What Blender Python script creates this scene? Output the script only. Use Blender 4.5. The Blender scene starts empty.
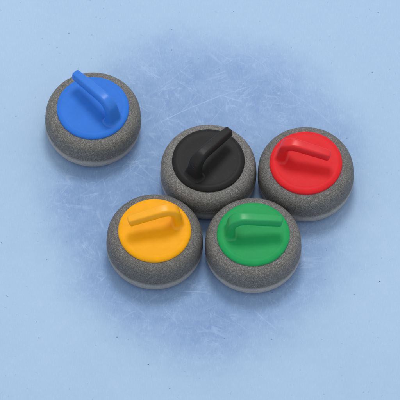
import bpy, bmesh, math, random
from mathutils import Vector
random.seed(4)
S = bpy.context.scene
COL = S.collection
ELEV = math.radians(59.5)
K = 334.0                       # photo pixels per metre, used for handle ends measured on the photo

# ---------------------------------------------------------------- node helpers
class NT:
    def __init__(s, name):
        s.m = bpy.data.materials.new(name); s.m.use_nodes = True
        s.t = s.m.node_tree; s.b = s.t.nodes['Principled BSDF']
    def n(s, typ, **kw):
        nd = s.t.nodes.new(typ)
        for k, v in kw.items():
            setattr(nd, k, v)
        return nd
    def put(s, sock, v):
        if isinstance(v, bpy.types.NodeSocket): s.t.links.new(v, sock)
        else: sock.default_value = v
    def math(s, op, a, b=0.0, c=0.0, clamp=False):
        nd = s.n('ShaderNodeMath', operation=op, use_clamp=clamp)
        s.put(nd.inputs[0], a); s.put(nd.inputs[1], b); s.put(nd.inputs[2], c)
        return nd.outputs[0]
    def noise(s, vec, scale, detail=2.0, rough=0.5, dist=0.0, out='Fac'):
        nd = s.n('ShaderNodeTexNoise')
        s.put(nd.inputs['Vector'], vec); s.put(nd.inputs['Scale'], scale)
        s.put(nd.inputs['Detail'], detail); s.put(nd.inputs['Roughness'], rough); s.put(nd.inputs['Distortion'], dist)
        return nd.outputs[out]
    def vor(s, vec, scale, out='Distance', feature='F1', rand=1.0):
        nd = s.n('ShaderNodeTexVoronoi', feature=feature)
        s.put(nd.inputs['Vector'], vec); s.put(nd.inputs['Scale'], scale); s.put(nd.inputs['Randomness'], rand)
        return nd.outputs[out]
    def smooth(s, v, a, b, lo=0.0, hi=1.0):
        nd = s.n('ShaderNodeMapRange', interpolation_type='SMOOTHSTEP')
        s.put(nd.inputs[0], v); s.put(nd.inputs[1], a); s.put(nd.inputs[2], b); s.put(nd.inputs[3], lo); s.put(nd.inputs[4], hi)
        return nd.outputs[0]
    def mix(s, f, a, b, mode='MIX'):
        nd = s.n('ShaderNodeMix', data_type='RGBA', blend_type=mode)
        s.put(nd.inputs[0], f)
        for sock, v in ((nd.inputs[6], a), (nd.inputs[7], b)):
            s.put(sock, v if isinstance(v, bpy.types.NodeSocket) else (*v, 1.0))
        return nd.outputs[2]
    def mapping(s, vec, loc=(0,0,0), rot=(0,0,0), scale=(1,1,1)):
        if tuple(rot) != (0, 0, 0) and tuple(scale) != (1, 1, 1):      # turn first, stretch after
            vec = s.mapping(vec, rot=rot); rot = (0, 0, 0)
        nd = s.n('ShaderNodeMapping')
        s.put(nd.inputs[0], vec); nd.inputs[1].default_value = loc; nd.inputs[2].default_value = rot; nd.inputs[3].default_value = scale
        return nd.outputs[0]
    def coord(s, o='Object'):
        return s.n('ShaderNodeTexCoord').outputs[o]

def lin(r, g, b):
    f = lambda c: (c/255/12.92 if c/255 <= .04045 else ((c/255+.055)/1.055)**2.4)
    return (f(r), f(g), f(b))

# ---------------------------------------------------------------- materials
def granite(name, dark, mid, light, belt, seed, speck=0.4):
    """speckled grey granite; a rough, frosted belt fades in low on the side of the stone."""
    M = NT(name); o = M.coord(); v = M.mapping(o, loc=(seed*3.1, seed*1.7, seed*.9))
    n1 = M.noise(v, 520, 3, .7)
    nd = M.n('ShaderNodeTexVoronoi', feature='F1'); M.put(nd.inputs['Vector'], v); nd.inputs['Scale'].default_value = 560
    sep = M.n('ShaderNodeSeparateColor'); M.put(sep.inputs[0], nd.outputs['Color'])
    cv = sep.outputs[0]
    c = M.mix(M.smooth(n1, .32, .68), dark, mid)
    c = M.mix(M.math('MULTIPLY', M.smooth(cv, .70, .95), speck), c, light)
    c = M.mix(M.math('MULTIPLY', M.smooth(cv, .22, .05), .55), c, tuple(x*.4 for x in dark))
    big = M.noise(v, 16, 4, .65)
    c = M.mix(M.smooth(big, .35, .72, .0, .30), c, tuple(x*.62 for x in mid))
    c = M.mix(M.smooth(M.noise(v, 55, 3, .6), .6, .75, .0, .18), c, light)
    sx = M.n('ShaderNodeSeparateXYZ'); M.put(sx.inputs[0], o)
    z = M.math('ADD', sx.outputs[2], M.math('MULTIPLY', M.math('SUBTRACT', big, .5), .016))
    z = M.math('ADD', z, M.math('MULTIPLY', M.math('SUBTRACT', n1, .5), .010))
    low = M.math('MULTIPLY', M.smooth(z, .061, .042), M.smooth(n1, .30, .64, .35, .88))
    c = M.mix(low, c, belt)
    M.put(M.b.inputs['Base Color'], c)
    M.put(M.b.inputs['Roughness'], M.smooth(n1, .3, .7, .48, .72))
    M.b.inputs['Specular IOR Level'].default_value = .3
    bp = M.n('ShaderNodeBump'); bp.inputs['Strength'].default_value = .25; bp.inputs['Distance'].default_value = .0005
    M.put(bp.inputs['Height'], n1); M.put(M.b.inputs['Normal'], bp.outputs[0])
    return M.m

def plastic(name, base, rough=.48, spec=.12, k=1.0):
    M = NT(name); v = M.coord()
    c = M.mix(M.smooth(M.noise(v, 30, 3, .6), .3, .7, 0, .45), base, tuple(x*.84 for x in base))
    sc = M.noise(M.mapping(v, rot=(0, 0, .7), scale=(1, 14, 1)), 60, 3, .7)
    c = M.mix(M.smooth(sc, .60, .74, 0, .13), c, tuple(min(1, x*.7+.3) for x in base))
    c = M.mix(M.smooth(M.noise(v, 240, 2, .7), .70, .76, 0, .35), c, tuple(x*.45 for x in base))
    M.put(M.b.inputs['Base Color'], c)
    M.b.inputs['Roughness'].default_value = rough
    M.b.inputs['Specular IOR Level'].default_value = spec
    return M.m

def ice_material():
    M = NT('pebbled_ice'); v = M.coord()
    sx = M.n('ShaderNodeSeparateXYZ'); M.put(sx.inputs[0], v)
    X, Y = sx.outputs[0], sx.outputs[1]
    pale = lin(*PALE); deep = lin(*DEEP)
    # worn patch: an irregular, soft-edged, roughly round area
    wx = M.math('MULTIPLY', M.math('SUBTRACT', M.noise(v, 3.2, 4, .62), .5), .20)
    wy = M.math('MULTIPLY', M.math('SUBTRACT', M.noise(M.mapping(v, loc=(7, 3, 1)), 3.2, 4, .62), .5), .20)
    px = M.math('ADD', M.math('SUBTRACT', X, .012), wx)
    py = M.math('ADD', M.math('SUBTRACT', Y, .045), wy)
    py = M.math('MULTIPLY', py, .87)
    r = M.math('SQRT', M.math('ADD', M.math('MULTIPLY', px, px), M.math('MULTIPLY', py, py)))
    patch = M.smooth(r, .565, .36)
    blot = M.noise(v, 5.5, 5, .62, .6)
    blot2 = M.noise(M.mapping(v, loc=(2, 9, 0)), 26, 5, .7, .4)
    dens = M.math('MULTIPLY', patch, M.math('ADD', .80, M.math('ADD', M.math('MULTIPLY', M.math('SUBTRACT', blot, .5), .7), M.math('MULTIPLY', M.math('SUBTRACT', blot2, .5), .7))), clamp=True)
    c = M.mix(dens, pale, deep)
    # frosty bloom in the patch
    fr = M.math('MULTIPLY', M.smooth(M.noise(M.mapping(v, loc=(4, 1, 5)), 42, 6, .75, .8), .56, .78, 0, .38), patch)
    c = M.mix(fr, c, lin(178, 202, 234))
    # broad soft tone changes over the whole sheet
    c = M.mix(M.smooth(M.noise(M.mapping(v, loc=(1, 1, 8)), 1.6, 3, .5), .35, .7, 0, .16), c, lin(186, 210, 236))
    # hair scratches: thin contour lines of stretched noise, at several headings
    for i, (ang, st, sc, w, amt) in enumerate(((.55, .16, 9, .008, .34), (-.45, .14, 11, .007, .32), (1.25, .12, 9, .007, .30), (-1.1, .2, 13, .008, .30), (.1, .14, 14, .008, .26), (.8, .35, 24, .012, .26), (-.75, .22, 34, .016, .30), (1.0, .22, 38, .016, .30), (.2, .25, 44, .018, .26))):
        q = M.mapping(v, loc=(i*3.3, i*1.9, 0), rot=(0, 0, ang), scale=(st, 1, 1))
        nz = M.noise(q, sc, 2, .5, .15)
        line = M.smooth(M.math('ABSOLUTE', M.math('SUBTRACT', nz, .5)), w, w*.15)
        gate = M.smooth(M.noise(M.mapping(v, loc=(i*5.1, 2, 2)), 9, 3, .6), .50, .62)
        a = M.math('MULTIPLY', M.math('MULTIPLY', line, gate), M.math('MULTIPLY', M.math('ADD', M.math('MULTIPLY', patch, .92), .04), amt*.72))
        c = M.mix(a, c, lin(190, 211, 238))
    # long single scratches
    for (x0, y0, x1, y1, w, amt) in SCR:
        L = math.hypot(x1-x0, y1-y0); ux, uy = (x1-x0)/L, (y1-y0)/L
        dx = M.math('SUBTRACT', X, x0); dy = M.math('SUBTRACT', Y, y0)
        t = M.math('ADD', M.math('MULTIPLY', dx, ux), M.math('MULTIPLY', dy, uy))
        d = M.math('SUBTRACT', M.math('MULTIPLY', dy, ux), M.math('MULTIPLY', dx, uy))
        bow = M.math('MULTIPLY', M.math('MULTIPLY', t, M.math('SUBTRACT', t, L)), .35)
        d = M.math('ADD', M.math('ADD', d, bow), M.math('MULTIPLY', M.math('SUBTRACT', blot2, .5), .006))
        line = M.smooth(M.math('ABSOLUTE', d), w, w*.2)
        ends = M.math('MULTIPLY', M.smooth(t, 0, L*.2), M.smooth(t, L, L*.8))
        br = M.smooth(blot2, .36, .56, .25, 1)
        c = M.mix(M.math('MULTIPLY', M.math('MULTIPLY', line, ends), M.math('MULTIPLY', br, amt*.42)), c, lin(196, 215, 241))
    # fine pebble grain
    g = M.noise(v, 260, 3, .7)
    c = M.mix(M.smooth(g, .3, .7, .0, .10), c, lin(110, 150, 205))
    g2 = M.noise(M.mapping(v, scale=(1, .12, 1)), 420, 2, .6)
    c = M.mix(M.smooth(g2, .45, .75, .0, .11), c, lin(205, 222, 244))
    # scattered dark grit
    for sc, rad, cut, amt in ((13, .034, .62, .42), (33, .05, .80, .30), (7, .014, .5, .7)):
        q = M.mapping(v, loc=(sc, sc*.3, 0), scale=(1, 1, 0))
        nd = M.n('ShaderNodeTexVoronoi', feature='F1', voronoi_dimensions='2D'); M.put(nd.inputs['Vector'], q); nd.inputs['Scale'].default_value = sc
        s3 = M.n('ShaderNodeSeparateColor'); M.put(s3.inputs[0], nd.outputs['Color'])
        wob = M.math('ADD', nd.outputs['Distance'], M.math('MULTIPLY', M.math('SUBTRACT', M.noise(v, 130, 2, .6), .5), rad*2.2))
        dot = M.math('MULTIPLY', M.smooth(wob, rad, rad*.5), M.smooth(s3.outputs[0], cut, cut+.2))
        c = M.mix(M.math('MULTIPLY', dot, M.math('MULTIPLY', s3.outputs[1], amt*1.5), clamp=True), c, lin(62, 84, 116))
    for i, ang in enumerate((.4, -1.1, 1.9)):
        nd = M.n('ShaderNodeTexVoronoi', feature='F1', voronoi_dimensions='2D')
        M.put(nd.inputs['Vector'], M.mapping(v, loc=(i*2.7, i*4.1, 0), rot=(0, 0, ang), scale=(1, 7, 1))); nd.inputs['Scale'].default_value = 5
        s3 = M.n('ShaderNodeSeparateColor'); M.put(s3.inputs[0], nd.outputs['Color'])
        w2 = M.math('ADD', nd.outputs['Distance'], M.math('MULTIPLY', M.math('SUBTRACT', blot2, .5), .04))
        c = M.mix(M.math('MULTIPLY', M.math('MULTIPLY', M.smooth(w2, .03, .012), M.smooth(s3.outputs[0], .8, .85)), .35), c, lin(90, 115, 150))
    M.put(M.b.inputs['Base Color'], c)
    M.put(M.b.inputs['Roughness'], M.smooth(blot2, .3, .7, .5, .7))
    M.b.inputs['Specular IOR Level'].default_value = .15
    bp = M.n('ShaderNodeBump'); bp.inputs['Strength'].default_value = .2; bp.inputs['Distance'].default_value = .001
    M.put(bp.inputs['Height'], M.math('ADD', g, M.math('MULTIPLY', blot2, .5))); M.put(M.b.inputs['Normal'], bp.outputs[0])
    return M.m

def gp(px, py):     # a mark measured on the photo -> metres on the ice
    return ((px-200)/K, ((200-py)/K + .057*math.cos(ELEV))/math.sin(ELEV))
PALE = (157, 184, 213); DEEP = (116, 146, 190)
SCR = []
for a, b, w, amt in (((148, 128), (262, 82), .0022, .75), ((150, 72), (160, 77), .004, .6), ((160, 70), (232, 118), .0014, .4),
                     ((205, 130), (265, 62), .0016, .4), ((180, 112), (200, 92), .0016, .5), ((228, 40), (300, 92), .0013, .35),
                     ((180, 291), (210, 292), .0026, .65), ((262, 272), (318, 240), .0014, .45), ((275, 262), (300, 292), .0014, .35),
                     ((88, 190), (118, 168), .0016, .4), ((60, 205), (104, 214), .0013, .3), ((318, 232), (352, 196), .0018, .4),
                     ((110, 288), (150, 318), .0013, .3), ((196, 306), (246, 330), .0013, .3), ((255, 100), (330, 112), .0014, .4),
                     ((300, 96), (346, 138), .0014, .35), ((130, 96), (176, 100), .0014, .35), ((290, 250), (344, 262), .0012, .3)):
    SCR.append((*gp(*a), *gp(*b), w, amt))

# ---------------------------------------------------------------- mesh helpers
def link(name, bm, mat, parent=None, smooth=True):
    bmesh.ops.recalc_face_normals(bm, faces=bm.faces)
    me = bpy.data.meshes.new(name); bm.to_mesh(me); bm.free()
    if smooth:
        for p in me.polygons: p.use_smooth = True
    me.materials.append(mat)
    o = bpy.data.objects.new(name, me); COL.objects.link(o)
    if parent: o.parent = parent
    return o

def spline(pts, n):
    """Catmull-Rom through tuples of any length."""
    P = [pts[0]] + list(pts) + [pts[-1]]; out = []
    for i in range(1, len(P)-2):
        for k in range(n):
            t = k/n
            out.append(tuple(.5*((2*b)+(c-a)*t+(2*a-5*b+4*c-d)*t*t+(3*b-a-3*c+d)*t**3) for a, b, c, d in zip(P[i-1], P[i], P[i+1], P[i+2])))
    out.append(tuple(pts[-1])); return out

def lathe(prof, n=160):
    bm = bmesh.new(); rings = []
    for r, z in prof:
        if r < 1e-5: rings.append([bm.verts.new((0, 0, z))])
        else: rings.append([bm.verts.new((r*math.cos(2*math.pi*i/n), r*math.sin(2*math.pi*i/n), z)) for i in range(n)])
    for a, b in zip(rings, rings[1:]):
        for i in range(n):
            j = (i+1) % n
            if len(a) == 1: bm.faces.new((a[0], b[i], b[j]))
            elif len(b) == 1: bm.faces.new((a[i], b[0], a[j]))
            else: bm.faces.new((a[i], b[i], b[j], a[j]))
    return bm

R = .1440
CAPZ = .1265
def body_bm():
    p = [(0, .012), (.05, .012), (.066, .010), (.074, .0015), (.080, .0), (.092, .0002), (.116, .0030), (.130, .0078), (.1375, .0145), (.1410, .0230), (.1424, .0305)]
    up = [(.1434, .072), (.1430, .085), (.1408, .0975), (.1355, .1095), (.1270, .1178), (.116, .1222), (.104, .1240), (.080, .124), (0, .124)]
    return lathe(spline(p, 5) + [(.1427, .032)] + spline(up, 6))
def band_bm():      # the rough striking band, a hair proud of the polished shoulder
    return lathe(spline([(.1410, .0290), (.1430, .0310), (R, .042), (R+.0003, .052), (R, .0605), (.1436, .0655), (.1405, .0672)], 4))
CR = .1088
def cap_bm():
    p = [(0, .1210), (CR-.004, .1210), (CR-.001, .1222), (CR, .1250), (CR-.0008, .1288), (CR-.0042, .1327), (CR-.0100, .1351),
         (CR-.0160, .1357), (CR-.0215, .1353), (CR-.028, .1353), (CR-.038, .1358), (.055, .1364), (.02, .1372), (0, .1374)]
    return lathe(spline(p, 5))

def handle_bm(foot, tip, h_neck, h_tip):
    """gooseneck handle: flared foot on the cap, bend, tapering grip that overhangs the cap."""
    f = Vector((foot[0], foot[1])); t = Vector((tip[0], tip[1])); L = (t-f).length; u = (t-f)/L; side = Vector((-u.y, u.x))
    z0 = .1355
    # along, height, half width across, half thickness, (profile plane = along/height)
    hn, ht = h_neck, h_tip
    st = [(.002, -.003, .0370, .0300), (.0015, -.0002, .0335, .0245), (.0008, .0020, .0305, .0196), (.0002, .0060, .0278, .0156), (.001, .0150, .0252, .0130),
          (.005, hn-.028, .0222, .0118), (.0115, hn-.0120, .0208, .0120), (.0255, hn-.0010, .0196, .0126), (.047, hn+.0012, .0180, .0132),
          (L*.62, hn*.45+ht*.55+.0022, .0166, .0138), (L*.85, hn*.15+ht*.85+.001, .0156, .0138), (L-.006, ht, .0150, .0136)]
    pts = spline(st, 7)
    bm = bmesh.new(); rings = []; N = 36
    def ring(c, tan, w, h):
        nrm = Vector((-tan.y, tan.x))           # in along/height plane, points outward/up
        vs = []
        for i in range(N):
            a = 2*math.pi*i/N; ca, sa = math.cos(a), math.sin(a)
            e = 2/(3.0+3.4*min(1, len(rings)/34))
            x = w*math.copysign(abs(ca)**e, ca); y = h*math.copysign(abs(sa)**e, sa)
            if y > 0: x *= 1-.26*(y/h)          # a little narrower on top
            al = c[0]+nrm.x*y; he = c[1]+nrm.y*y
            p = f + u*al + side*x
            vs.append(bm.verts.new((p.x, p.y, z0+he)))
        return vs
    for i, q in enumerate(pts):
        a = pts[max(0, i-1)]; b = pts[min(len(pts)-1, i+1)]
        tan = Vector((b[0]-a[0], b[1]-a[1])).normalized()
        if i < 44:                              # keep the foot's rings level with the cap
            k = max(0, (i-24)/20); k = k*k*(3-2*k); tan = (Vector((0, 1))*(1-k)+tan*k).normalized()
        rings.append(ring(q, tan, q[2], q[3]))
    # rounded blunt tip
    c = pts[-1]; tan = Vector((pts[-1][0]-pts[-2][0], pts[-1][1]-pts[-2][1])).normalized()
    for k in range(1, 8):
        a = k/8*math.pi/2
        rings.append(ring((c[0]+tan.x*.007*math.sin(a), c[1]+tan.y*.007*math.sin(a)), tan, c[2]*(math.cos(a)**.55), c[3]*(math.cos(a)**.55)))
    for a, b in zip(rings, rings[1:]):
        for i in range(N):
            j = (i+1) % N; bm.faces.new((a[i], a[j], b[j], b[i]))
    bm.faces.new(rings[-1]); bm.faces.new(list(reversed(rings[0])))
    return bm

# ---------------------------------------------------------------- the setting
bm = bmesh.new()
bmesh.ops.create_grid(bm, x_segments=4, y_segments=4, size=4)
ice = link('ice', bm, ice_material(), smooth=False)
ice['kind'] = 'structure'

# ---------------------------------------------------------------- the stones
def stone(loc, label, mats, foot, tip, hn=.0765, ht=.060):
    root = bpy.data.objects.new('curling_stone', None); COL.objects.link(root)
    root.empty_display_size = .05
    root.location = (loc[0], loc[1], 0)
    root['label'] = label; root['category'] = 'curling stone'; root['group'] = 'curling stones on the ice'
    link('body', body_bm(), mats[0], root)
    link('striking_band', band_bm(), mats[1], root)
    cap = link('cap', cap_bm(), mats[2], root)
    s = 1/K
    link('handle', handle_bm((foot[0]*s, foot[1]*s), (tip[0]*s, tip[1]*s), hn, ht), mats[3], root)
    return root

def grey(tag, seed, k=1.0, tint=(1.02, 1, .96)):
    f = lambda a: tuple(lin(a, a, a)[q]*k*tint[q] for q in range(3))
    m = granite('granite_'+tag, f(72), f(119), f(172), f(178), seed)
    return (m, m)
warm = grey('warm', 1, 1.0, (1.02, 1.0, .94))

def colour(tag, base):
    """matt cap and a slightly glossier grip of the same plastic."""
    return (plastic(tag+'_cap_plastic', base), plastic(tag+'_grip_plastic', base, .34, .32))
blue = colour('blue', lin(46, 114, 208))
black = (plastic('black_cap_plastic', lin(33, 33, 34)), plastic('black_grip_plastic', lin(31, 31, 32), .42, .2))
red = colour('red', lin(215, 34, 40))
yellow = colour('yellow', lin(238, 164, 8))
green = colour('green', lin(30, 152, 84))

stone((-.3213, .2790), 'grey granite stone with bright blue cap and handle, apart from the other four', (*warm, *blue), (20.5, -15), (-18, 26.5))
stone((.0252, .0959), 'grey granite stone with black cap and handle, between the blue and the red stone', (*grey('plain_black', 2, 1.12), *black), (-14.5, -18.5), (21, 21.5))
stone((.3171, .0876), 'grey granite stone with red cap and handle, to the right of the black one', (*grey('plain_red', 3, .92), *red), (-24, 7.5), (24, -5))
stone((-.1352, -.1468), 'grey granite stone with yellow cap and handle, in front of the black one', (*grey('plain_yellow', 4, .88), *yellow), (23, 10), (-26, -2.5))
stone((.1588, -.1597), 'grey granite stone with green cap and handle, in front of the red one', (*grey('plain_green', 6, 1.0), *green), (-23.5, 1), (28.5, 2.2))

# ---------------------------------------------------------------- light
w = bpy.data.worlds.new('World'); S.world = w; w.use_nodes = True
bg = w.node_tree.nodes['Background']; bg.inputs[0].default_value = (.97, .985, 1, 1); bg.inputs[1].default_value = .83
ld = bpy.data.lights.new('rink_softbox', 'AREA'); ld.shape = 'DISK'; ld.size = 2.1; ld.energy = 198; ld.color = (1, .985, .96)
lo = bpy.data.objects.new('rink_softbox', ld); COL.objects.link(lo)
d = Vector((.02, .44, 1)).normalized(); lo.location = d*7.0
lo.rotation_euler = d.to_track_quat('Z', 'Y').to_euler()

# ---------------------------------------------------------------- camera
cd = bpy.data.cameras.new('camera'); co = bpy.data.objects.new('camera', cd); COL.objects.link(co)
D = 30.0
co.location = (0, -D*math.cos(ELEV), .057+D*math.sin(ELEV))
co.rotation_euler = (math.pi/2-ELEV, 0, 0)
cd.sensor_width = 36; cd.lens = 36*D/(400/K)
cd.clip_start = .1; cd.clip_end = 100
S.camera = co
S.view_settings.view_transform = 'Standard'; S.view_settings.look = 'None'; S.view_settings.exposure = 0
S.render.engine = 'CYCLES'
S.render.resolution_x = S.render.resolution_y = 1024
